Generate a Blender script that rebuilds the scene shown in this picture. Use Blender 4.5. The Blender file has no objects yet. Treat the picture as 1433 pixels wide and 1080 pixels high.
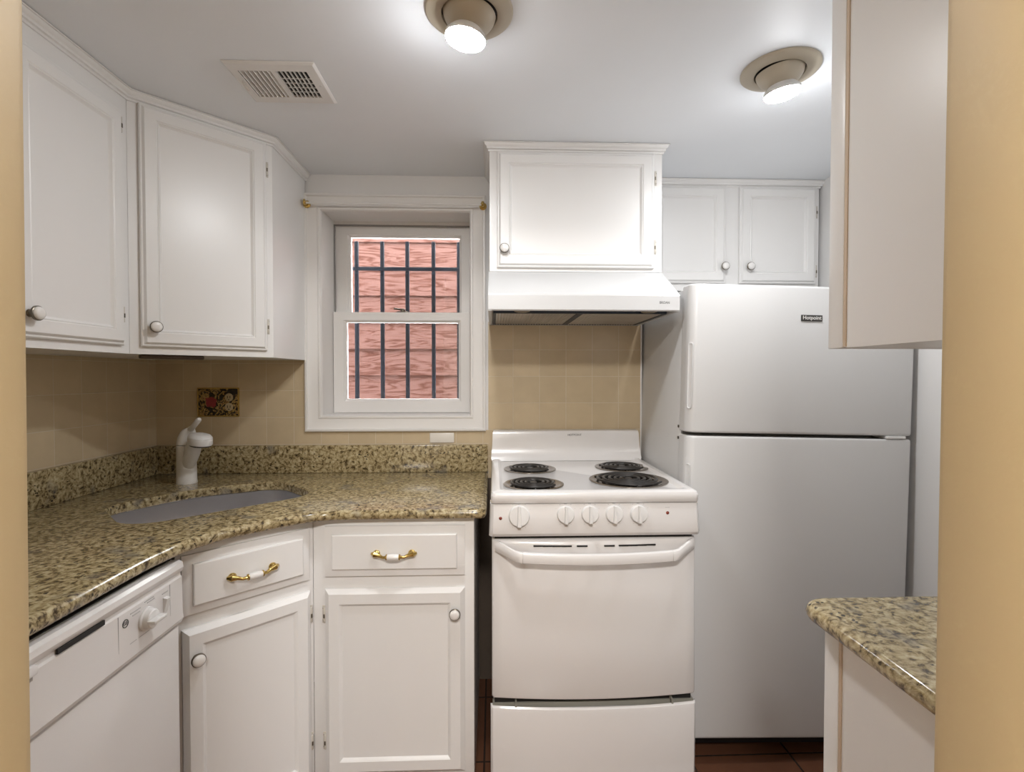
import bpy, bmesh, math, random
from mathutils import Vector, Matrix
random.seed(7)
SC = bpy.context.scene
COL = SC.collection
R = math.radians

# ------------------------------------------------------------------ camera, world, exposure
cam_d = bpy.data.cameras.new('camera')
cam_d.sensor_width = 36.0
cam_d.lens = 720.0 / 1433.0 * 36.0
cam_d.clip_start = 0.02
cam = bpy.data.objects.new('camera', cam_d)
COL.objects.link(cam)
cam.location = (0, -2.15, 1.275)
cam.rotation_euler = (R(90 - 1.1), 0, R(-2.1))
SC.camera = cam

world = bpy.data.worlds.new('world')
SC.world = world
world.use_nodes = True
bg = world.node_tree.nodes['Background']
bg.inputs[0].default_value = (0.97, 0.985, 1.0, 1)
bg.inputs[1].default_value = 19.0

BULB = 150.0           # strength of the two lamp lenses
SC.view_settings.view_transform = 'Standard'
SC.view_settings.look = 'None'
SC.view_settings.gamma = 1.0
SC.view_settings.exposure = 0.96
SC.view_settings.use_curve_mapping = False

# unseen area light added in the hall as fill for doorway and fronts
hall_d = bpy.data.lights.new('hall_fill', 'AREA')
hall_d.shape = 'DISK'
hall_d.size = 0.45
hall_d.energy = 36.0
hall_d.color = (1.0, 0.97, 0.94)
hall = bpy.data.objects.new('hall_fill', hall_d)
COL.objects.link(hall)
hall.location = (0.0, -3.0, 2.36)

# ------------------------------------------------------------------ room measures (metres)
XL, XR = -1.38, 1.395
CEIL = 2.10
YF, YN = -1.68, -1.81            # doorway wall, kitchen side and hall side
ALC_X, ALC_Y = 0.622, 0.30       # recess that holds the refrigerator
WX0, WX1, WZ0, WZ1 = -0.703, -0.083, 1.112, 1.958
CT = 0.88                        # worktop height


# ------------------------------------------------------------------ materials
def new_mat(name):
    m = bpy.data.materials.new(name)
    m.use_nodes = True
    nt = m.node_tree
    return m, nt, nt.nodes['Principled BSDF']


def ramp(nt, stops, interp='LINEAR'):
    n = nt.nodes.new('ShaderNodeValToRGB')
    n.color_ramp.interpolation = interp
    cr = n.color_ramp
    cr.elements[0].position = stops[0][0]
    cr.elements[0].color = (*stops[0][1], 1)
    cr.elements[1].position = stops[-1][0]
    cr.elements[1].color = (*stops[-1][1], 1)
    for p, c in stops[1:-1]:
        e = cr.elements.new(p)
        e.color = (*c, 1)
    return n


def coords(nt, scale=(1, 1, 1)):
    tc = nt.nodes.new('ShaderNodeTexCoord')
    mp = nt.nodes.new('ShaderNodeMapping')
    mp.inputs['Scale'].default_value = scale
    nt.links.new(tc.outputs['Object'], mp.inputs['Vector'])
    return mp.outputs['Vector']


def noise(nt, vec, scale, detail=3, rough=0.5, dist=0.0):
    n = nt.nodes.new('ShaderNodeTexNoise')
    n.inputs['Scale'].default_value = scale
    n.inputs['Detail'].default_value = detail
    n.inputs['Roughness'].default_value = rough
    n.inputs['Distortion'].default_value = dist
    nt.links.new(vec, n.inputs['Vector'])
    return n


def mix(nt, fac, a, b, mode='MIX'):
    n = nt.nodes.new('ShaderNodeMix')
    n.data_type = 'RGBA'
    n.blend_type = mode
    for sock, v in ((n.inputs['Factor'], fac), (n.inputs['A'], a), (n.inputs['B'], b)):
        if hasattr(v, 'links'):
            nt.links.new(v, sock)
        elif isinstance(v, tuple):
            sock.default_value = (*v, 1)
        else:
            sock.default_value = v
    return n.outputs['Result']


def bump(nt, bsdf, height, strength, dist=0.001):
    b = nt.nodes.new('ShaderNodeBump')
    b.inputs['Strength'].default_value = strength
    b.inputs['Distance'].default_value = dist
    nt.links.new(height, b.inputs['Height'])
    nt.links.new(b.outputs['Normal'], bsdf.inputs['Normal'])


def paint(name, col, rough=0.4, var=0.03, bscale=60, bstr=0.15, stretch=(1, 1, 1), metallic=0.0, coat=0.0):
    m, nt, p = new_mat(name)
    v = coords(nt, stretch)
    n = noise(nt, v, 3.0, 3)
    dk = tuple(c * (1 - var) for c in col)
    r = ramp(nt, [(0.35, dk), (0.65, col)])
    nt.links.new(n.outputs['Fac'], r.inputs['Fac'])
    nt.links.new(r.outputs['Color'], p.inputs['Base Color'])
    p.inputs['Roughness'].default_value = rough
    p.inputs['Metallic'].default_value = metallic
    p.inputs['Coat Weight'].default_value = coat
    p.inputs['Coat Roughness'].default_value = 0.08
    if bstr:
        n2 = noise(nt, v, bscale, 3)
        bump(nt, p, n2.outputs['Fac'], bstr, 0.001)
    return m


def plain(name, col, rough=0.4, metallic=0.0):
    m, nt, p = new_mat(name)
    p.inputs['Base Color'].default_value = (*col, 1)
    p.inputs['Roughness'].default_value = rough
    p.inputs['Metallic'].default_value = metallic
    return m


CAB = paint('cabinet_paint', (0.82, 0.81, 0.80), 0.33, 0.02, 40, 0.12, (1, 1, 0.15))
CABLOW = CAB
CEILM = paint('ceiling_paint', (0.86, 0.885, 0.92), 0.48, 0.02, 90, 0.10)
GREY = paint('grey_wall_paint', (0.79, 0.78, 0.77), 0.5, 0.03, 90, 0.12)
YELLOW = paint('yellow_wall_paint', (0.55, 0.415, 0.225), 0.55, 0.04, 120, 0.25)
TRIM = paint('trim_paint', (0.80, 0.78, 0.76), 0.35, 0.02, 60, 0.08)
APPL = paint('white_enamel', (0.76, 0.74, 0.73), 0.22, 0.01, 10, 0.0, coat=0.3)
FRIDGE = paint('fridge_enamel', (0.66, 0.655, 0.65), 0.32, 0.01, 500, 0.05)
HOODM = paint('hood_enamel', (0.62, 0.62, 0.62), 0.3, 0.01, 10, 0.0)
PLAST = paint('white_plastic', (0.76, 0.75, 0.74), 0.28, 0.01, 10, 0.0)
FIXT = paint('lamp_ring_enamel', (0.50, 0.44, 0.34), 0.42, 0.03, 10, 0.0)
STEEL = paint('brushed_steel', (0.92, 0.92, 0.95), 0.30, 0.12, 120, 0.0, (1, 1, 0.03), metallic=1.0)
_sp = STEEL.node_tree.nodes['Principled BSDF']
_sp.inputs['Anisotropic'].default_value = 0.75
CHROME = plain('drip_pan_metal', (0.30, 0.27, 0.24), 0.20, 1.0)
BRASS = plain('brass', (0.62, 0.45, 0.16), 0.22, 1.0)
RIM = plain('dark_metal_rim', (0.16, 0.14, 0.11), 0.35, 0.8)
COIL = plain('coil_black', (0.022, 0.020, 0.019), 0.33)
DARK = plain('dark_gap', (0.012, 0.011, 0.011), 0.6)
BLUEBLACK = plain('filter_edge', (0.03, 0.045, 0.07), 0.45)
BAR = paint('guard_iron', (0.006, 0.0085, 0.014), 0.5, 0.3, 200, 0.3)
RED = plain('indicator_red', (0.20, 0.03, 0.015), 0.3)
INK = plain('grey_print', (0.10, 0.10, 0.10), 0.5)
FAINT = plain('faint_print', (0.42, 0.41, 0.41), 0.5)
BADGE = plain('badge_dark', (0.045, 0.042, 0.038), 0.35)
PORC = plain('porcelain', (0.82, 0.80, 0.78), 0.12)
MESHF = paint('filter_mesh', (0.72, 0.70, 0.68), 0.35, 0.3, 400, 0.6, metallic=0.7)
HINGE = paint('painted_hinge', (0.62, 0.58, 0.52), 0.4, 0.1, 200, 0.1)
CAULK = plain('cream_caulk', (0.60, 0.48, 0.36), 0.6)
CREAM = plain('cream_plastic', (0.50, 0.40, 0.24), 0.4)


def mk_granite():
    m, nt, p = new_mat('granite')
    v = coords(nt)
    n0 = noise(nt, v, 22, 2)
    warp = nt.nodes.new('ShaderNodeMapping')
    off = nt.nodes.new('ShaderNodeVectorMath')
    off.operation = 'MULTIPLY_ADD'
    nt.links.new(n0.outputs['Color'], off.inputs[0])
    off.inputs[1].default_value = (0.03, 0.03, 0.03)
    nt.links.new(v, off.inputs[2])
    w = off.outputs[0]
    n1 = noise(nt, w, 84, 5, 0.62, 0.2)
    r1 = ramp(nt, [(0.27, (0.020, 0.016, 0.012)), (0.37, (0.085, 0.060, 0.030)), (0.44, (0.24, 0.18, 0.088)),
                   (0.53, (0.40, 0.32, 0.175)), (0.65, (0.54, 0.46, 0.29)), (0.78, (0.60, 0.54, 0.42))])
    nt.links.new(n1.outputs['Fac'], r1.inputs['Fac'])
    vo = nt.nodes.new('ShaderNodeTexVoronoi')
    vo.inputs['Scale'].default_value = 75
    nt.links.new(w, vo.inputs['Vector'])
    r2 = ramp(nt, [(0.0, (1, 1, 1)), (0.20, (1, 1, 1)), (0.30, (0, 0, 0)), (1.0, (0, 0, 0))])
    nt.links.new(vo.outputs['Distance'], r2.inputs['Fac'])
    n3 = noise(nt, v, 30, 2)
    r3 = ramp(nt, [(0.50, (0, 0, 0)), (0.60, (1, 1, 1))])
    nt.links.new(n3.outputs['Fac'], r3.inputs['Fac'])
    mm = nt.nodes.new('ShaderNodeMath')
    mm.operation = 'MULTIPLY'
    nt.links.new(r2.outputs['Color'], mm.inputs[0])
    nt.links.new(r3.outputs['Color'], mm.inputs[1])
    c = mix(nt, mm.outputs[0], r1.outputs['Color'], (0.034, 0.026, 0.018))
    n4 = noise(nt, v, 14, 2)
    r4 = ramp(nt, [(0.60, (0, 0, 0)), (0.72, (0.55, 0.55, 0.55))])
    nt.links.new(n4.outputs['Fac'], r4.inputs['Fac'])
    c2 = mix(nt, r4.outputs['Color'], c, (0.14, 0.135, 0.13))
    nt.links.new(c2, p.inputs['Base Color'])
    p.inputs['Roughness'].default_value = 0.16
    return m


BAR.node_tree.nodes['Principled BSDF'].inputs['Specular IOR Level'].default_value = 0.12
GRANITE = mk_granite()


def mk_tile(name, axis, off, col=(0.62, 0.50, 0.335), size=0.1107, mortar=(0.66, 0.57, 0.43), rough=0.22, row=None, mort=0.0016, var=0.92):
    m, nt, p = new_mat(name)
    tc = nt.nodes.new('ShaderNodeTexCoord')
    sp = nt.nodes.new('ShaderNodeSeparateXYZ')
    cb = nt.nodes.new('ShaderNodeCombineXYZ')
    nt.links.new(tc.outputs['Object'], sp.inputs[0])
    for i, (ax, o) in enumerate(zip(axis, off)):
        a = nt.nodes.new('ShaderNodeMath')
        a.operation = 'SUBTRACT'
        nt.links.new(sp.outputs['XYZ'.index(ax)], a.inputs[0])
        a.inputs[1].default_value = o
        nt.links.new(a.outputs[0], cb.inputs[i])
    b = nt.nodes.new('ShaderNodeTexBrick')
    b.offset = 0.0
    b.inputs['Scale'].default_value = 1.0
    b.inputs['Mortar Size'].default_value = mort
    b.inputs['Mortar Smooth'].default_value = 0.3
    b.inputs['Brick Width'].default_value = size
    b.inputs['Row Height'].default_value = row or size
    b.inputs['Color1'].default_value = (*col, 1)
    b.inputs['Color2'].default_value = (*[c * var for c in col], 1)
    b.inputs['Mortar'].default_value = (*mortar, 1)
    nt.links.new(cb.outputs[0], b.inputs['Vector'])
    n = noise(nt, tc.outputs['Object'], 18, 3)
    r = ramp(nt, [(0.3, (0.93, 0.93, 0.93)), (0.7, (1, 1, 1))])
    nt.links.new(n.outputs['Fac'], r.inputs['Fac'])
    c = mix(nt, 1.0, b.outputs['Color'], r.outputs['Color'], 'MULTIPLY')
    nt.links.new(c, p.inputs['Base Color'])
    p.inputs['Roughness'].default_value = rough
    inv = nt.nodes.new('ShaderNodeMath')
    inv.operation = 'SUBTRACT'
    inv.inputs[0].default_value = 1.0
    nt.links.new(b.outputs['Fac'], inv.inputs[1])
    bump(nt, p, inv.outputs[0], 0.5, 0.0012)
    return m


TILE_BACK = mk_tile('beige_tile_sink', 'XZ', (-1.26 - 20 * 0.1107, 0.995 - 0.1107 * 4))
TILE_LEFT = mk_tile('beige_tile_side', 'YZ', (-0.05 - 30 * 0.1107, 0.995 - 0.1107 * 4))
TILE_STOVE = mk_tile('beige_tile_stove', 'XZ', (0.083 - 20 * 0.1107, 1.274 - 0.1107 * 6))
FLOORM = mk_tile('terracotta_floor', 'XY', (-0.03 - 0.343 * 20, -0.47 - 0.343 * 30), (0.155, 0.066, 0.036), 0.343,
                 (0.035, 0.022, 0.016), 0.25, mort=0.004, var=0.8)


def mk_siding():
    m, nt, p = new_mat('red_cedar_siding')
    v = coords(nt, (1.0, 1.0, 7.0))
    n = noise(nt, v, 2.3, 3, 0.5, 1.6)
    wv = nt.nodes.new('ShaderNodeMath')
    wv.operation = 'MULTIPLY'
    nt.links.new(n.outputs['Fac'], wv.inputs[0])
    wv.inputs[1].default_value = 34.0
    sn = nt.nodes.new('ShaderNodeMath')
    sn.operation = 'SINE'
    nt.links.new(wv.outputs[0], sn.inputs[0])
    r = ramp(nt, [(0.0, (0.028, 0.011, 0.008)), (0.22, (0.040, 0.018, 0.014)), (0.5, (0.049, 0.0245, 0.020)), (1.0, (0.053, 0.0275, 0.023))])
    ad = nt.nodes.new('ShaderNodeMath')
    ad.operation = 'MULTIPLY_ADD'
    nt.links.new(sn.outputs[0], ad.inputs[0])
    ad.inputs[1].default_value = 0.5
    ad.inputs[2].default_value = 0.5
    nt.links.new(ad.outputs[0], r.inputs['Fac'])
    nt.links.new(r.outputs['Color'], p.inputs['Base Color'])
    p.inputs['Roughness'].default_value = 0.9
    p.inputs['Specular IOR Level'].default_value = 0.05
    bump(nt, p, ad.outputs[0], 0.15, 0.001)
    return m


SIDING = mk_siding()


def mk_glass():
    m = bpy.data.materials.new('window_glass')
    m.use_nodes = True
    nt = m.node_tree
    nt.nodes.clear()
    o = nt.nodes.new('ShaderNodeOutputMaterial')
    t = nt.nodes.new('ShaderNodeBsdfTransparent')
    t.inputs[0].default_value = (0.96, 0.97, 0.97, 1)
    g = nt.nodes.new('ShaderNodeBsdfGlossy')
    g.inputs['Roughness'].default_value = 0.02
    mx = nt.nodes.new('ShaderNodeMixShader')
    f = nt.nodes.new('ShaderNodeFresnel')
    f.inputs[0].default_value = 1.45
    nt.links.new(f.outputs[0], mx.inputs[0])
    nt.links.new(t.outputs[0], mx.inputs[1])
    nt.links.new(g.outputs[0], mx.inputs[2])
    nt.links.new(mx.outputs[0], o.inputs[0])
    return m


GLASS = mk_glass()


def mk_emit(name, col, s):
    m, nt, p = new_mat(name)
    p.inputs['Emission Color'].default_value = (*col, 1)
    p.inputs['Emission Strength'].default_value = s
    return m


LENS = mk_emit('lamp_lens', (0.97, 0.985, 1.0), BULB)


def mk_decor():
    m, nt, p = new_mat('decorated_plate')
    v = coords(nt)
    n = noise(nt, v, 40, 2, 0.5, 2.0)
    r = ramp(nt, [(0.40, (0.018, 0.013, 0.009)), (0.47, (0.05, 0.03, 0.015)), (0.50, (0.34, 0.22, 0.07)), (0.60, (0.45, 0.32, 0.13)), (0.66, (0.16, 0.05, 0.02))], 'CONSTANT')
    nt.links.new(n.outputs['Fac'], r.inputs['Fac'])
    # a red bloom left of centre, edge broken by noise
    sp = nt.nodes.new('ShaderNodeVectorMath')
    sp.operation = 'DISTANCE'
    nt.links.new(v, sp.inputs[0])
    sp.inputs[1].default_value = (-0.028, -0.008, 0.0)
    n2 = noise(nt, v, 70, 2)
    a = nt.nodes.new('ShaderNodeMath')
    a.operation = 'MULTIPLY_ADD'
    nt.links.new(n2.outputs['Fac'], a.inputs[0])
    a.inputs[1].default_value = 0.03
    nt.links.new(sp.outputs['Value'], a.inputs[2])
    r2 = ramp(nt, [(0.0355, (1, 1, 1)), (0.038, (0, 0, 0))])
    nt.links.new(a.outputs[0], r2.inputs['Fac'])
    c = mix(nt, r2.outputs['Color'], r.outputs['Color'], (0.28, 0.03, 0.035))
    nt.links.new(c, p.inputs['Base Color'])
    p.inputs['Roughness'].default_value = 0.25
    return m


DECOR = mk_decor()


# ------------------------------------------------------------------ mesh builder
class MB:
    def __init__(s):
        s.bm = bmesh.new()
        s.mi = 0

    def face(s, vs):
        try:
            f = s.bm.faces.new(vs)
            f.material_index = s.mi
            return f
        except ValueError:
            return None

    def box(s, x0, y0, z0, x1, y1, z1, bev=0.0, seg=2):
        x0, x1 = sorted((x0, x1)); y0, y1 = sorted((y0, y1)); z0, z1 = sorted((z0, z1))
        v = [s.bm.verts.new(c) for c in ((x0, y0, z0), (x1, y0, z0), (x1, y1, z0), (x0, y1, z0),
                                         (x0, y0, z1), (x1, y0, z1), (x1, y1, z1), (x0, y1, z1))]
        fs = [s.face([v[i] for i in q]) for q in ((0, 3, 2, 1), (4, 5, 6, 7), (0, 1, 5, 4), (1, 2, 6, 5), (2, 3, 7, 6), (3, 0, 4, 7))]
        if bev:
            es = list({e for f in fs for e in f.edges})
            bmesh.ops.bevel(s.bm, geom=es, offset=bev, segments=seg, profile=0.5, affect='EDGES', clamp_overlap=True, material=-1)
        return s

    def rings(s, rings, closed=True, cap0=True, cap1=True):
        vv = [[s.bm.verts.new(p) for p in r] for r in rings]
        n = len(rings[0])
        for a, b in zip(vv, vv[1:]):
            for i in range(n if closed else n - 1):
                j = (i + 1) % n
                s.face([a[i], a[j], b[j], b[i]])
        if cap0 and n > 2:
            s.face(list(reversed(vv[0])))
        if cap1 and n > 2:
            s.face(vv[-1])
        return s

    def lathe(s, prof, center=(0, 0, 0), axis=(0, 0, 1), seg=32, cap0=True, cap1=True):
        q = Vector(axis).to_track_quat('Z', 'Y')
        c = Vector(center)
        rs = []
        for r, h in prof:
            r = max(r, 1e-5)
            rs.append([c + q @ Vector((r * math.cos(2 * math.pi * k / seg), r * math.sin(2 * math.pi * k / seg), h)) for k in range(seg)])
        return s.rings(rs, True, cap0, cap1)

    def tube(s, path, rad, seg=12, squash=1.0, caps=True):
        P = [Vector(p) for p in path]
        if not isinstance(rad, (list, tuple)):
            rad = [rad] * len(P)
        rs = []
        up = Vector((0, 0, 1))
        t0 = (P[1] - P[0]).normalized()
        if abs(t0.dot(up)) > 0.9:
            up = Vector((0, 1, 0))
        nrm = (up - t0 * up.dot(t0)).normalized()
        for i, p in enumerate(P):
            t = (P[min(i + 1, len(P) - 1)] - P[max(i - 1, 0)]).normalized()
            nrm = (nrm - t * nrm.dot(t)).normalized()
            b = t.cross(nrm)
            rs.append([p + nrm * (rad[i] * squash * math.cos(2 * math.pi * k / seg)) + b * (rad[i] * math.sin(2 * math.pi * k / seg)) for k in range(seg)])
        return s.rings(rs, True, caps, caps)

    def prism(s, poly, f0, f1):
        """poly: 2-D points; f0/f1 map a 2-D point to 3-D"""
        return s.rings([[f0(p) for p in poly], [f1(p) for p in poly]])

    def prism_z(s, poly, z0, z1):
        return s.prism(poly, lambda p: (p[0], p[1], z0), lambda p: (p[0], p[1], z1))

    def prism_x(s, poly, x0, x1):          # poly in (y, z)
        return s.prism(poly, lambda p: (x0, p[0], p[1]), lambda p: (x1, p[0], p[1]))

    def panel(s, x0, z0, x1, z1, steps, back=True):
        rs = []
        for ins, y in steps:
            rs.append([(x0 + ins, y, z0 + ins), (x1 - ins, y, z0 + ins), (x1 - ins, y, z1 - ins), (x0 + ins, y, z1 - ins)])
        return s.rings(rs, True, back, True)

    def sweep(s, path, prof, closed=False):
        """path: (x, y) points, prof: (out, z) points; out is to the right of travel; mitred"""
        P = [Vector((p[0], p[1])) for p in path]
        n = len(P)
        rs = []
        for i in range(n):
            d0 = (P[i] - P[i - 1]).normalized() if i > 0 else (P[1] - P[0]).normalized()
            d1 = (P[i + 1] - P[i]).normalized() if i < n - 1 else d0
            n0 = Vector((d0.y, -d0.x)); n1 = Vector((d1.y, -d1.x))
            b = (n0 + n1)
            b = b / b.length
            k = 1.0 / max(0.3, b.dot(n0))
            rs.append([(P[i].x + b.x * k * o, P[i].y + b.y * k * o, z) for o, z in prof])
        return s.rings(rs)

    def xf(s, M):
        bmesh.ops.transform(s.bm, matrix=M, verts=s.bm.verts)
        return s

    def obj(s, name, mats, parent=None, angle=35, flat=False):
        bm = s.bm
        bmesh.ops.recalc_face_normals(bm, faces=bm.faces)
        me = bpy.data.meshes.new(name)
        bm.to_mesh(me)
        bm.free()
        if not isinstance(mats, (list, tuple)):
            mats = [mats]
        for m in mats:
            me.materials.append(m)
        if not flat:
            for p in me.polygons:
                p.use_smooth = True
            me.set_sharp_from_angle(angle=R(angle))
        o = bpy.data.objects.new(name, me)
        COL.objects.link(o)
        if parent:
            o.parent = parent
        return o


def tag(o, label=None, cat=None, group=None, kind=None):
    if label: o['label'] = label
    if cat: o['category'] = cat
    if group: o['group'] = group
    if kind: o['kind'] = kind
    return o


def thing(name, label, cat, loc=(0, 0, 0), rot=(0, 0, 0), group=None, kind=None):
    o = bpy.data.objects.new(name, None)
    COL.objects.link(o)
    o.empty_display_size = 0.05
    o.location = loc
    o.rotation_euler = rot
    return tag(o, label, cat, group, kind)


def struct(name, mb, mat, label=None, flat=False):
    o = mb.obj(name, mat, None, flat=flat)
    return tag(o, label, None, None, 'structure')


def text(name, body, size, parent, loc, mat, rot=(90, 0, 0), sx=1.0, extrude=0.0003, bold=0.0):
    c = bpy.data.curves.new(name, 'FONT')
    c.body = body
    c.size = size
    c.align_x = 'CENTER'
    c.align_y = 'CENTER'
    c.extrude = extrude
    c.offset = bold
    c.materials.append(mat)
    tmp = bpy.data.objects.new(name, c)
    COL.objects.link(tmp)
    bpy.context.view_layer.update()
    me = bpy.data.meshes.new_from_object(tmp.evaluated_get(bpy.context.evaluated_depsgraph_get()))
    bpy.data.objects.remove(tmp)
    me.name = name
    o = bpy.data.objects.new(name, me)
    COL.objects.link(o)
    o.parent = parent
    o.location = loc
    o.rotation_euler = tuple(R(a) for a in rot)
    o.scale = (sx, 1, 1)
    return o


def arc(cx, cy, r, a0, a1, n):
    return [(cx + r * math.cos(R(a0 + (a1 - a0) * i / n)), cy + r * math.sin(R(a0 + (a1 - a0) * i / n))) for i in range(n + 1)]


def smooth_path(pts, n=6):
    """Catmull-Rom through points"""
    P = [Vector(p) for p in pts]
    out = []
    for i in range(len(P) - 1):
        p0 = P[max(i - 1, 0)]; p1 = P[i]; p2 = P[i + 1]; p3 = P[min(i + 2, len(P) - 1)]
        for k in range(n):
            t = k / n
            out.append(0.5 * ((2 * p1) + (p2 - p0) * t + (2 * p0 - 5 * p1 + 4 * p2 - p3) * t * t + (3 * p1 - p0 - 3 * p2 + p3) * t ** 3))
    out.append(P[-1])
    return out


# ------------------------------------------------------------------ room shell
struct('floor', MB().box(-3.2, -4.4, -0.06, 3.2, 0.42, 0.0), FLOORM)
struct('ceiling', MB().box(XL - 0.12, YN, CEIL, XR + 0.12, ALC_Y + 0.12, CEIL + 0.08), CEILM)
struct('wall_left', MB().box(XL - 0.12, YF, 0, XL, 0, CEIL), GREY)
struct('wall_right', MB().box(XR, YF, 0, XR + 0.12, ALC_Y, CEIL), GREY)
wb = MB()
wb.box(XL - 0.12, 0, 0, WX0 - 0.012, 0.22, CEIL)
wb.box(WX1 + 0.012, 0, 0, ALC_X, 0.22, CEIL)
wb.box(WX0 - 0.012, 0, 0, WX1 + 0.012, 0.22, WZ0 - 0.012)
wb.box(WX0 - 0.012, 0, WZ1 + 0.012, WX1 + 0.012, 0.22, CEIL)
struct('wall_back', wb, GREY)
struct('wall_alcove', MB().box(ALC_X - 0.12, ALC_Y, 0, XR + 0.12, ALC_Y + 0.12, CEIL).box(ALC_X - 0.12, 0.22, 0, ALC_X, ALC_Y, CEIL), GREY)


def doorway_wall(name, x_top, x_bot, x_far):
    m = MB()
    s = 1 if x_far > x_top else -1
    b = 0.012
    rows = []
    for z, x in ((0, x_bot), (2.42, x_top)):
        pts = [(x_far, YF), (x + s * b, YF), (x + s * b * .3, YF - b * .3), (x, YF - b), (x, YN + b), (x + s * b * .3, YN + b * .3), (x + s * b, YN), (x_far, YN)]
        rows.append([(p[0], p[1], z) for p in pts])
    m.rings(rows)
    return struct(name, m, YELLOW)


doorway_wall('wall_front_left', -0.398, -0.414, -3.2)
doorway_wall('wall_front_right', 0.419, 0.412, 3.2)

HALL = paint('hall_wall_paint', (0.70, 0.63, 0.51), 0.6, 0.03, 90, 0.1)
struct('wall_hall_left', MB().box(-1.82, -4.3, 0, -1.70, YN, 2.42), HALL)
struct('wall_hall_right', MB().box(1.70, -4.3, 0, 1.82, YN, 2.42), HALL)
struct('wall_hall_back', MB().box(-1.82, -4.42, 0, 1.82, -4.3, 2.42), HALL)
struct('ceiling_hall', MB().box(-1.82, -4.42, 2.42, 1.82, YF, 2.50), CEILM)

# tiled areas of the walls
tb = MB()
tb.box(XL, -0.008, CT, -0.772, 0, 1.345)
tb.box(-0.772, -0.008, CT, -0.02, 0, 1.05)
struct('trim_1', tb, TILE_BACK)
struct('trim_2', MB().box(XL, YF, CT, XL + 0.008, -0.008, 1.345), TILE_LEFT)
ts = MB()
ts.box(-0.02, -0.008, 0.85, ALC_X - 0.004, 0, 1.50)
struct('trim_3', ts, TILE_STOVE)
struct('trim_4', MB().box(ALC_X - 0.004, -0.009, 0.0, ALC_X + 0.004, 0.012, 1.60, 0.002), TRIM)

struct('trim_8', MB().box(-0.20, -0.004, 0.0, ALC_X - 0.004, 0, 0.85), paint('gap_shade_brown', (0.16, 0.12, 0.09), 0.8, 0.2, 60, 0.3))  # added strip: shade of the gap beside the stove put into its colour

# ------------------------------------------------------------------ window
win = thing('window_1', 'white double hung window above the worktop, red siding seen through it', None, (-0.393, 0, 1.112), kind='structure')
IW = Matrix.Translation(-Vector((-0.393, 0, 1.112)))
wc = MB()
cx0, cz0, cx1, cz1 = -0.770, 1.047, -0.030, 2.018
steps = [(0, -0.0005), (0, -0.020), (0.004, -0.023), (0.010, -0.023), (0.013, -0.017), (0.018, -0.015), (0.052, -0.011), (0.056, -0.014), (0.062, -0.014), (0.065, -0.010), (0.067, 0.004)]
wc.panel(cx0, cz0, cx1, cz1, steps, back=False)
bm_f = max(wc.bm.faces, key=lambda f: f.calc_area())
# open the middle of the casing (last cap face)
wc.bm.faces.remove([f for f in wc.bm.faces if len(f.verts) == 4 and all(abs(v.co.y - 0.004) < 1e-6 for v in f.verts)][0])
wc.xf(IW).obj('window_frame', TRIM, win)
jl = MB()
t = 0.012
jl.box(WX0 - t, 0.0, WZ0 - t, WX0, 0.22, WZ1 + t)
jl.box(WX1, 0.0, WZ0 - t, WX1 + t, 0.22, WZ1 + t)
jl.box(WX0, 0.0, WZ1, WX1, 0.22, WZ1 + t)
jl.box(WX0, 0.0, WZ0 - t, WX1, 0.22, WZ0)
jl.box(WX1 - 0.017, 0.135, WZ0, WX1, 0.16, WZ1)
jl.box(WX0, 0.16, WZ1 - 0.014, WX1 - 0.017, 0.20, WZ1)
jl.xf(IW).obj('window_jamb', TRIM, win)
tr_ = MB()
tr_.box(WX0, 0.158, WZ1 - 0.019, WX1 - 0.017, 0.172, WZ1 - 0.0142, 0.001)
tr_.box(WX0 + 0.0003, 0.158, 1.56, WX0 + 0.004, 0.172, WZ1 - 0.02)
tr_.box(WX1 - 0.0212, 0.158, 1.56, WX1 - 0.0173, 0.172, WZ1 - 0.02)
tr_.xf(IW).obj('sash_track', plain('grey_track', (0.30, 0.29, 0.28), 0.4, 0.6), win)


def sash(x0, z0, x1, z1, gx0, gz0, gx1, gz1, y0, y1):
    m = MB()
    # frame as ring loft with bevelled inner edge
    def ring(ix, y):
        return [(x0 + (gx0 - x0) * ix, y, z0 + (gz0 - z0) * ix), (x1 + (gx1 - x1) * ix, y, z0 + (gz0 - z0) * ix),
                (x1 + (gx1 - x1) * ix, y, z1 + (gz1 - z1) * ix), (x0 + (gx0 - x0) * ix, y, z1 + (gz1 - z1) * ix)]
    ym = (y0 + y1) / 2
    m.rings([ring(0, y1), ring(0, y0 + .002), ring(0.04, y0), ring(0.80, y0), ring(0.88, y0 + .005), ring(1.0, y0 + 0.010), ring(1.0, y1), ring(0, y1)], cap0=False, cap1=False)
    bmesh.ops.remove_doubles(m.bm, verts=m.bm.verts, dist=1e-6)
    s = m.xf(IW).obj('sash', TRIM, win)
    g = MB().box(gx0 - .004, ym - 0.002, gz0 - .004, gx1 + .004, ym + 0.002, gz1 + .004)
    g.xf(IW).obj('pane', GLASS, s)
    return s


sash(-0.699, 1.525, -0.1015, 1.942, -0.636, 1.560, -0.151, 1.896, 0.176, 0.212)
low = sash(-0.701, 1.113, -0.1005, 1.556, -0.646, 1.174, -0.153, 1.512, 0.138, 0.174)
lk = MB()
lk.box(-0.425, 0.146, 1.556, -0.375, 0.166, 1.562, 0.002)
lk.lathe([(0.010, 0), (0.010, 0.008), (0.006, 0.011)], (-0.40, 0.156, 1.562))
lk.tube([(-0.40, 0.152, 1.569), (-0.425, 0.145, 1.571), (-0.437, 0.140, 1.573)], [0.005, 0.004, 0.004], 8)
lk.xf(IW).obj('sash_lock', RIM, low)

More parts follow.
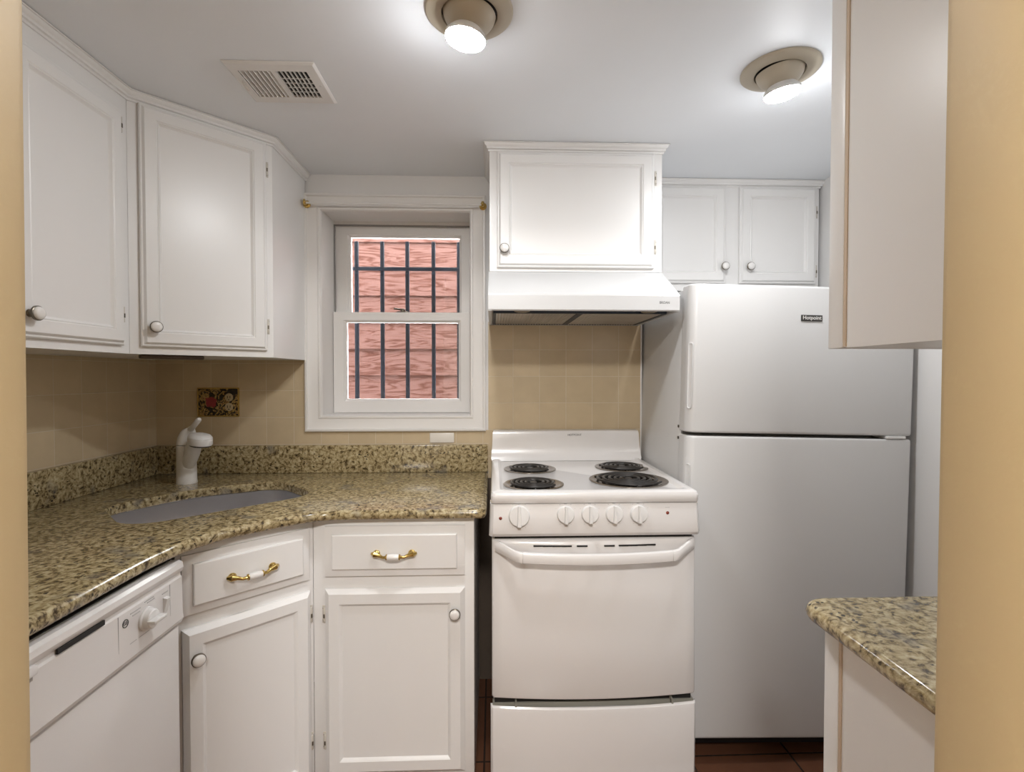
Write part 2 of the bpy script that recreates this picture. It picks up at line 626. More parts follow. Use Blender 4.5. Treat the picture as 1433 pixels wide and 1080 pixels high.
# wall of the house across the alley
sw = MB()
e = 0.1655
for i in range(-11, 3):
    z = 1.776 + i * e
    if z < -0.1:
        continue
    sw.prism_x([(1.085, z), (1.10, z), (1.115, z + e + 0.02), (1.103, z + e + 0.02)], -2.6, 2.2)
ew = struct('wall_exterior', sw, SIDING, 'red lapped cedar siding of the house outside the window', flat=True)

gd = thing('window_guard', 'dark blue iron bars fixed outside the kitchen window', 'window guard', (-0.42, 0.45, 1.02))
GI = Matrix.Translation((0.42, -0.45, -1.02))
for x in (-0.679, -0.552, -0.428, -0.298, -0.172):
    MB().box(x - 0.009, 0.441, 1.02, x + 0.009, 0.459, 1.945, 0.002).xf(GI).obj('bar', BAR, gd)
for z in (1.808, 1.055):
    cb_ = MB()
    cb_.box(-0.78, 0.436, z - 0.009, -0.07, 0.443, z + 0.009, 0.0015)
    cb_.box(-0.80, 0.22, z - 0.009, -0.78, 0.443, z + 0.009, 0.0015)
    cb_.box(-0.07, 0.22, z - 0.009, -0.05, 0.443, z + 0.009, 0.0015)
    cb_.xf(GI).obj('crossbar', BAR, gd)

# curtain rod
cr = thing('curtain_rod', 'thin white curtain rod with brass ends across the window casing', 'curtain rod', (-0.397, -0.05, 1.968))
MB().lathe([(0.0042, -0.352), (0.0042, 0.0)], (0, 0, 0), (1, 0, 0), 12).lathe([(0.0032, 0.0), (0.0032, 0.352)], (0, 0, 0.0), (1, 0, 0), 12).obj('rod', TRIM, cr)
for sx in (-1, 1):
    b = MB()
    b.lathe([(0.015, -0.027), (0.015, -0.023), (0.008, -0.020), (0.006, 0.0)], (sx * 0.356, 0, 0.002), (0, -1, 0), 20)
    b.lathe([(0.004, -0.006), (0.011, -0.004), (0.012, 0.0), (0.011, 0.004), (0.004, 0.006)], (sx * 0.356, -0.003, 0.002), (sx, -0.3, 0), 20)
    b.obj('bracket', BRASS, cr)

# odd white tile under the casing
wt = MB().box(-0.050, -0.006, -0.021, 0.050, 0, 0.021, 0.003).obj('wall_tile', paint('white_tile_glaze', (0.80, 0.76, 0.70), 0.25, 0.01, 10, 0))
wt.location = (-0.212, -0.008, 1.0195)
tag(wt, 'single white tile set in the beige strip under the window', 'tile')


# ------------------------------------------------------------------ hardware shared by the cabinets
def knob(parent, x, z, y=-0.019):
    m = MB()
    m.lathe([(0.009, 0), (0.006, 0.003), (0.0055, 0.010), (0.013, 0.013), (0.0168, 0.016), (0.0168, 0.0205), (0.0150, 0.0215)], (x, y, z), (0, -1, 0), 28, True, False)
    m.mi = 1
    m.lathe([(0.0150, 0.0205), (0.0146, 0.0235), (0.0125, 0.0265), (0.008, 0.0285), (0.003, 0.0292)], (x, y, z), (0, -1, 0), 28, False, True)
    k = m.obj('knob', [RIM, PORC], parent)
    k['label'] = 'white porcelain knob with dark metal rim'
    return k


def hinge(parent, x, z, side, y=0.0, h=0.052):
    m = MB()
    m.box(x, y - 0.0015, z - h / 2, x + side * 0.011, y + 0.001, z + h / 2, 0.0005)
    m.lathe([(0.0032, -h * 0.42), (0.0038, -h * .40), (0.0038, h * .40), (0.0032, h * .42)], (x + side * 0.0035, y - 0.006, z), (0, 0, 1), 10)
    m.mi = 1
    m.box(x + side * 0.0015, y - 0.0104, z - h * 0.17, x + side * 0.0055, y - 0.003, z + h * 0.06)
    m.lathe([(0.002, 0), (0.0016, 0.001)], (x + side * 0.0085, y - 0.0012, z + h * 0.34), (0, -1, 0), 8)
    m.lathe([(0.002, 0), (0.0016, 0.001)], (x + side * 0.0085, y - 0.0012, z - h * 0.34), (0, -1, 0), 8)
    return m.obj('hinge', [HINGE, RIM], parent)


UP = [(0, -0.0005), (0, -0.009), (0.003, -0.012), (0.007, -0.0125), (0.010, -0.016), (0.013, -0.019), (0.041, -0.019), (0.044, -0.0165), (0.0465, -0.0175), (0.050, -0.013), (0.053, -0.0105)]
LOWD = [(0, -0.0005), (0, -0.008), (0.013, -0.019), (0.042, -0.019), (0.046, -0.0165), (0.051, -0.011)]
DRW = [(0, -0.0005), (0, -0.009), (0.022, -0.0145), (0.0235, -0.020), (0.026, -0.0212)]


def door(parent, x0, z0, x1, z1, style=UP):
    return MB().panel(x0, z0, x1, z1, style).obj('door', CAB, parent, 25)


def drawer(parent, x0, z0, x1, z1):
    d = MB().panel(x0, z0, x1, z1, DRW).obj('drawer', CAB, parent, 25)
    cx, cz = (x0 + x1) / 2, (z0 + z1) / 2 - 0.006
    m = MB()
    y = -0.021
    for s in (-1, 1):
        m.lathe([(0.0105, 0), (0.011, 0.003), (0.009, 0.007), (0.006, 0.010)], (cx + s * 0.052, y, cz + .003), (0, -1, 0), 16)
        m.tube([(cx + s * 0.066, y - 0.004, cz + .004), (cx + s * 0.056, y - 0.010, cz + .003), (cx + s * 0.042, y - 0.013, cz), (cx + s * 0.031, y - 0.017, cz - .004), (cx + s * 0.018, y - 0.021, cz - .002)],
               [0.004, 0.009, 0.0055, 0.0042, 0.0050], 12)
        m.lathe([(0.0065, 0), (0.0085, 0.001), (0.0085, 0.004), (0.0065, 0.005)], (cx + s * 0.0165, y - 0.021, cz - .002), (s, 0, 0), 16)
    m.mi = 1
    m.lathe([(0.007, -0.018), (0.009, -0.012), (0.0095, 0.0), (0.009, 0.012), (0.007, 0.018)], (cx, y - 0.0215, cz - .002), (1, 0, 0), 18)
    h = m.obj('handle', [BRASS, PORC], d)
    h['label'] = 'brass bow handle with white porcelain centre'
    return d


# ------------------------------------------------------------------ wall cabinets
UB, UT = 1.34, CEIL
# left wall cabinet: local x runs along the wall towards the window wall
LX0 = -1.31
ul = thing('wall_cabinet', 'white wall cabinet on the left wall, nearest the yellow doorway edge', 'cabinet', (-1.056, LX0, UB), (0, 0, R(90)))
w = -0.614 - LX0
MB().box(0, 0, 0, w, 0.322, UT - UB - 0.002).obj('body', CAB, ul)
xd0 = -0.992 - LX0
d = door(ul, xd0, 0.022, w - 0.034, 0.682)
knob(d, xd0 + 0.035, 0.076)
hinge(d, w - 0.034, 0.110, 1); hinge(d, w - 0.034, 0.645, 1)
d = door(ul, 0.012, 0.022, xd0 - 0.012, 0.682)
knob(d, xd0 - 0.047, 0.076)

# corner wall cabinet, door set at 45 degrees
uc = thing('corner_wall_cabinet', 'white corner wall cabinet with slanting door above the sink', 'cabinet', (-1.056, -0.612, UB), (0, 0, R(45)))
M = (Matrix.Translation((-1.056, -0.612, UB)) @ Matrix.Rotation(R(45), 4, 'Z')).inverted()
MB().prism_z([(XL + 0.003, -0.612), (-1.056, -0.612), (-0.766, -0.322), (-0.766, -0.009), (XL + 0.003, -0.009)], UB, UT - 0.002).xf(M).obj('body', CAB, uc)
wd = 0.29 * math.sqrt(2)
d = door(uc, 0.026, 0.022, 0.386, 0.732)
knob(d, 0.058, 0.080)
hinge(d, 0.386, 0.645, 1); hinge(d, 0.386, 0.106, 1)
MB().box(0.03, 0.02, -0.012, 0.20, 0.05, -0.0005, 0.003).obj('underside_strip', plain('dark_wood', (0.07, 0.045, 0.03), 0.5), uc)

CROWN = [(0, -0.030), (0.004, -0.030), (0.005, -0.024), (0.010, -0.022), (0.0105, -0.0155), (0.0165, -0.0105), (0.018, -0.005), (0.022, -0.004), (0.022, -0.0015), (0, -0.0015)]
CROWN = [(o, CEIL + z) for o, z in CROWN]
struct('trim_5', MB().sweep([(-1.056, LX0), (-1.056, -0.612), (-0.766, -0.322), (-0.766, -0.002)], CROWN), CAB)

# cabinet over the hood
HX0, HX1, HB = -0.012, 0.606, 1.648
hc = thing('hood_cabinet', 'white single door cabinet directly above the range hood', 'cabinet', (HX0, -0.31, HB))
MB().box(0, 0, 0, HX1 - HX0, 0.308, UT - HB - 0.002).obj('body', CAB, hc)
d = door(hc, 0.026, 0.012, 0.588, 0.419)
knob(d, 0.052, 0.074)
hinge(d, 0.588, 0.335, 1); hinge(d, 0.588, 0.090, 1)
struct('trim_6', MB().sweep([(HX0, -0.002), (HX0, -0.31), (HX1, -0.31), (HX1, -0.002)], CROWN), CAB)

# cabinet over the refrigerator
fc = thing('fridge_cabinet', 'white two door cabinet recessed above the refrigerator', 'cabinet', (0.628, 0.0, 1.635))
fw = XR - 0.012 - 0.628
MB().box(0, 0, 0, fw, 0.298, UT - 1.635 - 0.002).obj('body', CAB, fc)
d = door(fc, 0.030, 0.030, 0.350, 0.436)
knob(d, 0.338, 0.098)
d2 = door(fc, 0.408, 0.030, 0.738, 0.436)
knob(d2, 0.446, 0.098)
hinge(d2, 0.738, 0.335, 1); hinge(d2, 0.738, 0.085, 1)
struct('trim_7', MB().sweep([(0.610, 0.0), (XR - 0.012, 0.0), (XR - 0.012, 0.05)], CROWN), CAB)

# near right wall cabinet (end panel towards the camera, doors to the refrigerator side)
RX, RY = 0.580, -1.278


def right_cab(name, label, z0, z1):
    t = thing(name, label, 'cabinet', (RX, RY, z0))
    m = MB()
    h = z1 - z0
    m.box(0.003, -0.040, 0, XR - RX - 0.003, YF - RY + 0.002, h)
    m.obj('body', CAB, t)
    MB().box(0, -0.036, 0, XR - RX - 0.003, 0, h, 0.0015).obj('face_frame', CAB, t)
    MB().box(0.0012, -0.0425, 0.002, 0.006, -0.036, h - 0.002).obj('caulk_line', CAULK, t)
    for i in range(2):
        a = 0.03 + i * 0.385
        dd = MB().panel(-(a + 0.37), 0.03, -a, h - 0.05, UP)
        dd.xf(Matrix.Rotation(R(180), 4, 'Z'))
        dd.obj('door', CAB, t, 25)
    return t


right_cab('wall_cabinet', 'white wall cabinet on the right, plain side panel in front of the refrigerator', 1.322, CEIL - 0.002)
right_cab('base_cabinet', 'white base cabinet under the small granite top on the right', 0.0, 0.849)

# ------------------------------------------------------------------ base cabinets
FZ = 0.848
bc = thing('base_cabinet', 'white base cabinet facing forward between the slanting cabinet and the stove', 'cabinet', (-0.538, -0.60, 0))
bw = 0.480
b = MB()
b.box(0, 0, 0.05, bw, 0.02, FZ, 0.001)
b.box(bw - 0.018, 0.02, 0.0, bw, 0.58, FZ)
b.box(0, 0.06, 0.0, bw, 0.08, 0.10)
b.box(0.0, 0.02, 0.10, 0.012, 0.58, FZ)
b.obj('body', CAB, bc)
drawer(bc, 0.037, 0.678, 0.452, 0.828)
d = door(bc, 0.037, 0.080, 0.452, 0.640, LOWD)
knob(d, 0.424, 0.570)
hinge(d, 0.037, 0.562, -1); hinge(d, 0.037, 0.178, -1)

dc = thing('corner_base_cabinet', 'white base cabinet with slanting front under the corner sink', 'cabinet', (-0.790, -0.852, 0), (0, 0, R(45)))
dw_ = 0.356
b = MB()
b.box(0, 0, 0.05, dw_, 0.02, FZ, 0.001)
b.box(0.0, 0.06, 0.0, dw_, 0.08, 0.10)
b.obj('body', CAB, dc)
drawer(dc, 0.012, 0.674, 0.340, 0.826)
d = door(dc, 0.012, 0.080, 0.342, 0.638, LOWD)
knob(d, 0.040, 0.565)
hinge(d, 0.342, 0.566, 1); hinge(d, 0.342, 0.182, 1)

# ------------------------------------------------------------------ dishwasher
DX, DY0, DY1 = -0.766, -1.506, -0.904
dwt = thing('dishwasher', 'white built-in dishwasher under the left worktop', 'dishwasher', (DX, DY0, 0), (0, 0, R(90)))
dl = DY1 - DY0
MB().box(0.004, 0.0, 0.0, dl - 0.004, 0.60, 0.84).obj('body', DARK, dwt)
prof = [(0.0, 0.684), (-0.010, 0.684), (-0.022, 0.690), (-0.027, 0.700), (-0.025, 0.716), (-0.024, 0.798), (-0.021, 0.802), (-0.0205, 0.808), (-0.025, 0.813), (-0.028, 0.822), (-0.026, 0.833), (-0.018, 0.838), (0.0, 0.838)]
cp = MB().prism_x(prof, 0.0, dl).obj('control_panel', APPL, dwt, 25)
dp = MB().box(0.002, -0.017, 0.10, dl - 0.002, 0.0, 0.682, 0.004)
dp.obj('door', APPL, dwt)
MB().box(0.01, 0.03, 0.0, dl - 0.01, 0.04, 0.10).obj('kick_plate', DARK, dwt)
MB().box(0.250, -0.0262, 0.8015, 0.356, -0.022, 0.8105).obj('vent_slot', DARK, cp)
lt = MB().box(0.160, -0.034, 0.795, 0.205, -0.022, 0.812, 0.004)
lt.mi = 1
lt.box(0.165, -0.0275, 0.7865, 0.200, -0.024, 0.796)
lt.obj('latch', [APPL, FAINT], cp)
m = MB()
y0_, y1_ = -0.0253, -0.0235
for (a, b_, c, d_) in ((0.392, 0.724, 0.3932, 0.797), (0.5548, 0.724, 0.556, 0.797)):
    m.box(a, y0_ + .0004, b_, c, y1_, d_)
    m.obj('plate_edge', FAINT, cp)
    m = MB()
for (a, z, l) in ((0.427, 0.7875, 0.030), (0.433, 0.781, 0.022), (0.470, 0.793, 0.030), (0.478, 0.788, 0.024), (0.528, 0.785, 0.020), (0.424, 0.727, 0.02), (0.45, 0.727, 0.034), (0.512, 0.730, 0.03)):
    m.box(a, y0_ + .0003, z, a + l, y1_, z + 0.0016)
    m.obj('lettering', FAINT, cp)
    m = MB()
k = MB()
k.lathe([(0.0245, 0), (0.0245, 0.004), (0.021, 0.006), (0.020, 0.016), (0.018, 0.018)], (0.473, -0.0245, 0.757), (0, -1, 0), 32)
k.box(0.452, -0.057, 0.7535, 0.494, -0.0400, 0.7605, 0.002)
k.obj('dial', PLAST, cp)
MB().prism_x([(-0.024, 0.742), (-0.026, 0.742), (-0.034, 0.774), (-0.026, 0.776), (-0.024, 0.776)], 0.530, 0.543).obj('rocker_switch', PLAST, cp)
em = MB()
em.rings([[(0.412 + r * 0.0085 * math.cos(a), yy, 0.776 + r * 0.0085 * math.sin(a)) for a in [2 * math.pi * i / 28 for i in range(28)]] for r, yy in ((1, -0.0244), (1, -0.0255), (0.8, -0.0255), (0.8, -0.0244))], cap0=False, cap1=False)
em.obj('emblem', INK, cp)
text('emblem_lettering', 'GE', 0.010, cp, (0.412, -0.0249, 0.776), INK)

# ------------------------------------------------------------------ worktops
def offset_loop(P, d):
    n = len(P)
    out = []
    for i in range(n):
        a, b, c = Vector(P[i - 1]), Vector(P[i]), Vector(P[(i + 1) % n])
        d0 = (b - a).normalized(); d1 = (c - b).normalized()
        n0 = Vector((-d0.y, d0.x)); n1 = Vector((-d1.y, d1.x))
        bb = n0 + n1
        bb.normalize()
        k = 1 / max(0.35, bb.dot(n0))
        out.append(Vector(P[i]) + bb * k * d)
    return out


def slab(name, outer, hole, ztop, th, mat, parent):
    """outer counter-clockwise 2-D loop, bullnosed; hole clockwise or any"""
    m = MB()
    r = th / 2
    zc = ztop - r
    loops = []
    N = 8
    for i in range(N + 1):
        a = math.pi / 2 - math.pi * i / N
        lp = offset_loop(outer, r * (1 - math.cos(a)))
        loops.append([m.bm.verts.new((p[0], p[1], zc + r * math.sin(a))) for p in lp])
    n = len(outer)
    for A, B in zip(loops, loops[1:]):
        for i in range(n):
            j = (i + 1) % n
            m.face([A[i], A[j], B[j], B[i]])
    hl = []
    if hole:
        e_ = 0.003
        big = offset_loop(hole, -e_)
        for z, lp in ((ztop, big), (ztop - e_, hole), (ztop - th + e_, hole), (ztop - th, big)):
            hl.append([m.bm.verts.new((p[0], p[1], z)) for p in lp])
        k = len(hole)
        for A, B in zip(hl, hl[1:]):
            for i in range(k):
                j = (i + 1) % k
                m.face([A[i], A[j], B[j], B[i]])
    for loop, hh in ((loops[0], hl[0] if hole else None), (loops[-1], hl[-1] if hole else None)):
        es = []
        for L_ in (loop, hh):
            if L_ is None:
                continue
            for i in range(len(L_)):
                a, b_ = L_[i], L_[(i + 1) % len(L_)]
                e2 = m.bm.edges.get((a, b_)) or m.bm.edges.new((a, b_))
                es.append(e2)
        bmesh.ops.triangle_fill(m.bm, edges=es, use_beauty=True)
    return m.obj(name, mat, parent, 40)


edge = [(-0.745, YF + 0.002, 0), (-0.746, -1.25, 0), (-0.748, -1.05, 0), (-0.742, -0.96, 0), (-0.730, -0.895, 0), (-0.695, -0.815, 0), (-0.635, -0.748, 0), (-0.565, -0.685, 0), (-0.510, -0.648, 0), (-0.450, -0.636, 0), (-0.30, -0.633, 0), (-0.035, -0.632, 0)]
ep = [(p.x, p.y) for p in smooth_path(edge, 8)]
outer = [(XL + 0.001, YF + 0.002)] + ep + [(-0.024, -0.628), (-0.020, -0.615), (-0.020, -0.0085), (XL + 0.001, -0.0085)]
# sink cut-out, drawn along the 45 degree corner axis: u along the front edge, v towards the corner
def uv(u, v):
    return ((u - v) / math.sqrt(2), (u + v) / math.sqrt(2))
def sink_loop(g=0.0):
    u0, u1, v0, v1, bul, r = -1.232 - g, -0.700 + g, 0.128 - g, 0.462 + g, 0.040, 0.095
    L_ = []
    L_ += arc(u0 + r, v0 + r, r, 180, 270, 8)
    L_ += arc(u1 - r, v0 + r, r, 270, 360, 8)
    L_ += arc(u1 - r, v1 - r, r, 0, 84, 8)
    n = 14
    for i in range(1, n):
        t_ = i / n
        u = (u1 - r) + ((u0 + r) - (u1 - r)) * t_
        L_.append((u, v1 + bul * math.sin(math.pi * t_)))
    L_ += arc(u0 + r, v1 - r, r, 96, 180, 8)[:-1]
    return [uv(*p) for p in L_]
ct = thing('countertop', 'speckled granite worktop wrapping the left corner around the sink', 'countertop', (0, 0, 0))
slab('worktop', outer, sink_loop(), CT, 0.030, GRANITE, ct)
tag(MB().box(XL + 0.009, -0.029, CT, -0.022, -0.0085, 0.992, 0.003).obj('backsplash', GRANITE), 'granite backsplash strip along the window wall', 'backsplash')
tag(MB().box(XL + 0.009, YF + 0.002, CT, XL + 0.029, -0.0295, 0.992, 0.003).obj('backsplash', GRANITE), 'granite backsplash strip along the left side wall', 'backsplash')

rt = thing('countertop', 'small granite worktop with rounded corner beside the refrigerator', 'countertop', (0, 0, 0))
rx0, ry1 = 0.543, -1.250
outer = [(rx0, YF + 0.002), (XR - 0.002, YF + 0.002), (XR - 0.002, ry1)] + arc(rx0 + 0.045, ry1 - 0.045, 0.045, 90, 180, 8)
slab('worktop', outer, None, CT, 0.030, GRANITE, rt)

# ------------------------------------------------------------------ sink and faucet
sk = thing('sink', 'undermount stainless steel sink let into the corner worktop', 'sink', (*uv(-0.966, 0.30), 0.85))
S0 = Vector((*uv(-0.966, 0.30), 0.85))
m = MB()
L0 = sink_loop(0.004)
cx_ = sum(p[0] for p in L0) / len(L0); cy_ = sum(p[1] for p in L0) / len(L0)
def sl(k, z):
    return [(cx_ + (p[0] - cx_) * k - S0.x, cy_ + (p[1] - cy_) * k - S0.y, z) for p in L0]
m.rings([sl(1.06, -0.002), sl(1.0, -0.0015), sl(0.985, -0.10), sl(0.965, -0.145), sl(0.93, -0.168), sl(0.86, -0.180), sl(0.5, -0.183), sl(0.12, -0.185)], cap0=False, cap1=True)
bowl = m.obj('bowl', STEEL, sk, 60)
MB().lathe([(0.045, -0.1825), (0.045, -0.180), (0.038, -0.179), (0.030, -0.184), (0.004, -0.184)], (0, 0, 0)).obj('drain', CHROME, sk)

fa = thing('faucet', 'white single lever faucet standing behind the sink', 'faucet', (-1.132, -0.212, CT), (0, 0, R(-38)))
MB().lathe([(0.034, 0), (0.0345, 0.003), (0.0335, 0.010), (0.0325, 0.05), (0.0325, 0.10), (0.0325, 0.139), (0.031, 0.141)], seg=36).obj('body', PLAST, fa)
m = MB()
m.rings([[(cx + r * math.cos(a) * 1.0, r * math.sin(a), z) for a in [2 * math.pi * i / 28 for i in range(28)]] for cx, r, z in
         ((0, 0.031, 0.1425), (0.0, 0.0325, 0.1435), (0.002, 0.032, 0.155), (0.007, 0.030, 0.172), (0.014, 0.0255, 0.188), (0.022, 0.020, 0.199), (0.034, 0.012, 0.206), (0.040, 0.006, 0.208))])
m.tube([(0.015, 0, 0.186), (0.034, 0, 0.200), (0.060, 0, 0.213), (0.085, 0, 0.2275), (0.100, 0, 0.238), (0.108, 0, 0.243)], [0.016, 0.0125, 0.0105, 0.0105, 0.0105, 0.006], 16, 0.75)
m.obj('handle', PLAST, fa)
m = MB()
m.tube(smooth_path([(0.010, 0, 0.060), (0.026, 0, 0.085), (0.046, 0, 0.115), (0.064, 0, 0.145), (0.090, 0, 0.166), (0.118, 0, 0.172)], 4),
       [0.020 + 0.006 * math.sin(i / 20 * math.pi) for i in range(21)], 20)
sp_ = m.obj('spout', PLAST, fa)
m = MB()
m.rings([[(0.112 + r * 1.25 * math.cos(a), r * 0.95 * math.sin(a), z + 0.02 * r * 0 - 0.10 * (r * 1.25 * math.cos(a))) for a in [2 * math.pi * i / 32 for i in range(32)]] for r, z in
         ((0.026, 0.152), (0.0375, 0.152), (0.0395, 0.156), (0.0395, 0.172), (0.038, 0.174), (0.0395, 0.176), (0.0375, 0.180), (0.033, 0.186), (0.022, 0.190), (0.004, 0.191))])
m.mi = 1
m.rings([[(0.112 + r * 1.25 * math.cos(a), r * 0.95 * math.sin(a), z - 0.10 * (r * 1.25 * math.cos(a))) for a in [2 * math.pi * i / 32 for i in range(32)]] for r, z in ((0.034, 0.1535), (0.033, 0.147), (0.028, 0.1465))])
m.obj('spray_head', [PLAST, DARK], sp_)

# decorated outlet cover
oc = thing('outlet_cover', 'decorated outlet plate with a red flower on the corner tiles', 'outlet', (-1.1195, -0.008, 1.169))
MB().box(-0.080, -0.006, -0.056, 0.080, 0, 0.056, 0.003).obj('plate', DECOR, oc)
m = MB()
for a in (((-0.083, -0.0070, -0.059), (0.083, -0.0005, -0.0545)), ((-0.083, -0.0070, 0.0545), (0.083, -0.0005, 0.059)), ((-0.083, -0.0070, -0.0545), (-0.0785, -0.0005, 0.0545)), ((0.0785, -0.0070, -0.0545), (0.083, -0.0005, 0.0545))):
    m.box(*a[0], *a[1], 0.001)
m.obj('rim', BRASS, oc)
m = MB()
for s in (-1, 1):
    m.lathe([(0.0165, 0), (0.0165, 0.0015), (0.015, 0.002)], (0.044, -0.0062, s * 0.0195), (0, -1, 0), 24)
m.mi = 1
for s in (-1, 1):
    m.box(0.0375, -0.0087, s * 0.0195 - 0.004, 0.0400, -0.0080, s * 0.0195 + 0.006)
    m.box(0.0480, -0.0087, s * 0.0195 - 0.004, 0.0505, -0.0080, s * 0.0195 + 0.006)
    m.lathe([(0.0025, 0), (0.0025, 0.0007)], (0.044, -0.0080, s * 0.0195 - 0.0095), (0, -1, 0), 10)
m.obj('receptacle', [CREAM, DARK], oc)

# ------------------------------------------------------------------ stove
SX = 0.299
st = thing('stove', 'white electric coil stove between the worktop and the refrigerator', 'stove', (SX, -0.65, 0))
hw = 0.305
m = MB()
m.box(-hw + 0.006, 0.035, 0.02, hw - 0.006, 0.625, 0.905, 0.004)
m.mi = 1
m.box(-hw + 0.010, 0.012, 0.30, hw - 0.010, 0.036, 0.81)
m.obj('body', [APPL, DARK], st)


def bow(x, d):
    return -d * (1 - (x / hw) ** 2)


def bow_panel(m, x0, x1, prof, d, n=24, edge=0.010):
    """prof: closed loop of (y, z); swept along x with a bowed front"""
    rs = []
    ts_ = [0, 0.004, 0.012] + [0.012 + 0.976 * i / n for i in range(1, n)] + [0.988, 0.996, 1.0]
    for t_ in ts_:
        x = x0 + (x1 - x0) * t_
        fall = edge * max(0, (1 - min(t_, 1 - t_) / 0.012)) ** 2 if min(t_, 1 - t_) < 0.012 else 0
        rs.append([(x, y + (bow(x, d) + fall if y < 0.012 else 0), z) for y, z in prof])
    m.rings(rs)


m = MB()
# cooktop with raised rim
ck = MB()
def rr(x0, y0, x1, y1, r, z, n=4):
    return [(p[0], p[1], z) for p in arc(x1 - r, y1 - r, r, 0, 90, n) + arc(x0 + r, y1 - r, r, 90, 180, n) + arc(x0 + r, y0 + r, r, 180, 270, n) + arc(x1 - r, y0 + r, r, 270, 360, n)]
ck.rings([rr(-hw, -0.016, hw, 0.60, 0.012, 0.906), rr(-hw - .001, -0.020, hw + .001, 0.60, 0.014, 0.914), rr(-hw - .001, -0.020, hw + .001, 0.60, 0.014, 0.928), rr(-hw + .002, -0.016, hw - .002, 0.598, 0.014, 0.936),
          rr(-hw + .010, -0.006, hw - .010, 0.592, 0.014, 0.9395), rr(-hw + .026, 0.016, hw - .026, 0.584, 0.02, 0.939), rr(-hw + .036, 0.030, hw - .036, 0.576, 0.02, 0.931)])
ck.obj('cooktop', APPL, st, 30)
# backguard
bgd = MB()
bgd.rings([[(-hw + .002 + ins, y, z), (hw - .002 - ins, y, z), (hw - .002 - ins, y2, z), (-hw + .002 + ins, y2, z)] for ins, y, y2, z in
           ((0.0, 0.572, 0.636, 0.932), (-0.004, 0.578, 0.636, 0.942), (-0.003, 0.588, 0.636, 0.960), (0, 0.594, 0.636, 0.990), (0.002, 0.598, 0.636, 1.040), (0.004, 0.602, 0.634, 1.050), (0.008, 0.610, 0.630, 1.053))])
bgo = bgd.obj('backguard', APPL, st, 40)
text('backguard_lettering', 'HOTPOINT', 0.0125, bgo, (0.035, 0.5968, 1.0335), INK, (88, 0, 0), 0.9)
# burners
for bx, by, br in ((0.135 - SX, 0.390, 0.092), (0.484 - SX, 0.418, 0.096), (0.128 - SX, 0.125, 0.092), (0.446 - SX, 0.178, 0.124)):
    pan = MB()
    zt = 0.931
    pan.lathe([(br + 0.004, 0.0005), (br + 0.004, 0.0035), (br, 0.0045), (br - 0.010, 0.0015), (br - 0.014, 0.0006), (0.022, 0.0004), (0.021, 0.003), (0.0, 0.003)], (bx, by, zt), seg=48, cap0=False)
    po = pan.obj('burner', CHROME, st)
    cl = MB()
    turns = 3.6 if br < 0.11 else 4.6
    n = int(turns * 40)
    r0, r1 = 0.022, br - 0.016
    path = [(bx + (r0 + (r1 - r0) * i / n) * math.cos(2 * math.pi * turns * i / n + 1.9), by + (r0 + (r1 - r0) * i / n) * math.sin(2 * math.pi * turns * i / n + 1.9), zt + 0.0075) for i in range(n + 1)]
    cl.tube(path, 0.0046, 8, 0.8)
    for a in (30, 150, 270):
        c_, s_ = math.cos(R(a)), math.sin(R(a))
        cl.tube([(bx + 0.012 * c_, by + 0.012 * s_, zt + 0.0025), (bx + (br - 0.008) * c_, by + (br - 0.008) * s_, zt + 0.003)], 0.0018, 6)
    cl.lathe([(0.011, 0), (0.011, 0.002), (0.0, 0.0025)], (bx, by, zt + 0.006), seg=20)
    cl.obj('coil', COIL, po)
# control panel
cpf = [(0.035, 0.806), (0.0, 0.806), (-0.014, 0.809), (-0.022, 0.818), (-0.024, 0.830), (-0.020, 0.870), (-0.015, 0.902), (-0.008, 0.9055), (0.035, 0.9055)]
m = MB()
rs = []
for t_ in [0, 0.006, 0.016] + [i / 20 for i in range(1, 20)] + [0.984, 0.994, 1.0]:
    e_ = min(t_, 1 - t_)
    fall = 0.014 * (1 - min(1, e_ / 0.02)) ** 2
    x = -hw - 0.003 + (2 * hw + 0.006) * t_
    flare = [0.0 if z > 0.84 else 0.004 * (0.84 - z) / 0.034 * (1 if t_ > .5 else -1) * (1 if e_ < 0.03 else 0) for y, z in cpf]
    rs.append([(x + fl, y + (fall if y < 0.01 else 0), z) for (y, z), fl in zip(cpf, flare)])
m.rings(rs)
scp = m.obj('control_panel', APPL, st, 30)
tilt = (0, -1, 0.115)


def panel_y(z):
    return -0.024 + (z - 0.830) * (0.009 / 0.072)


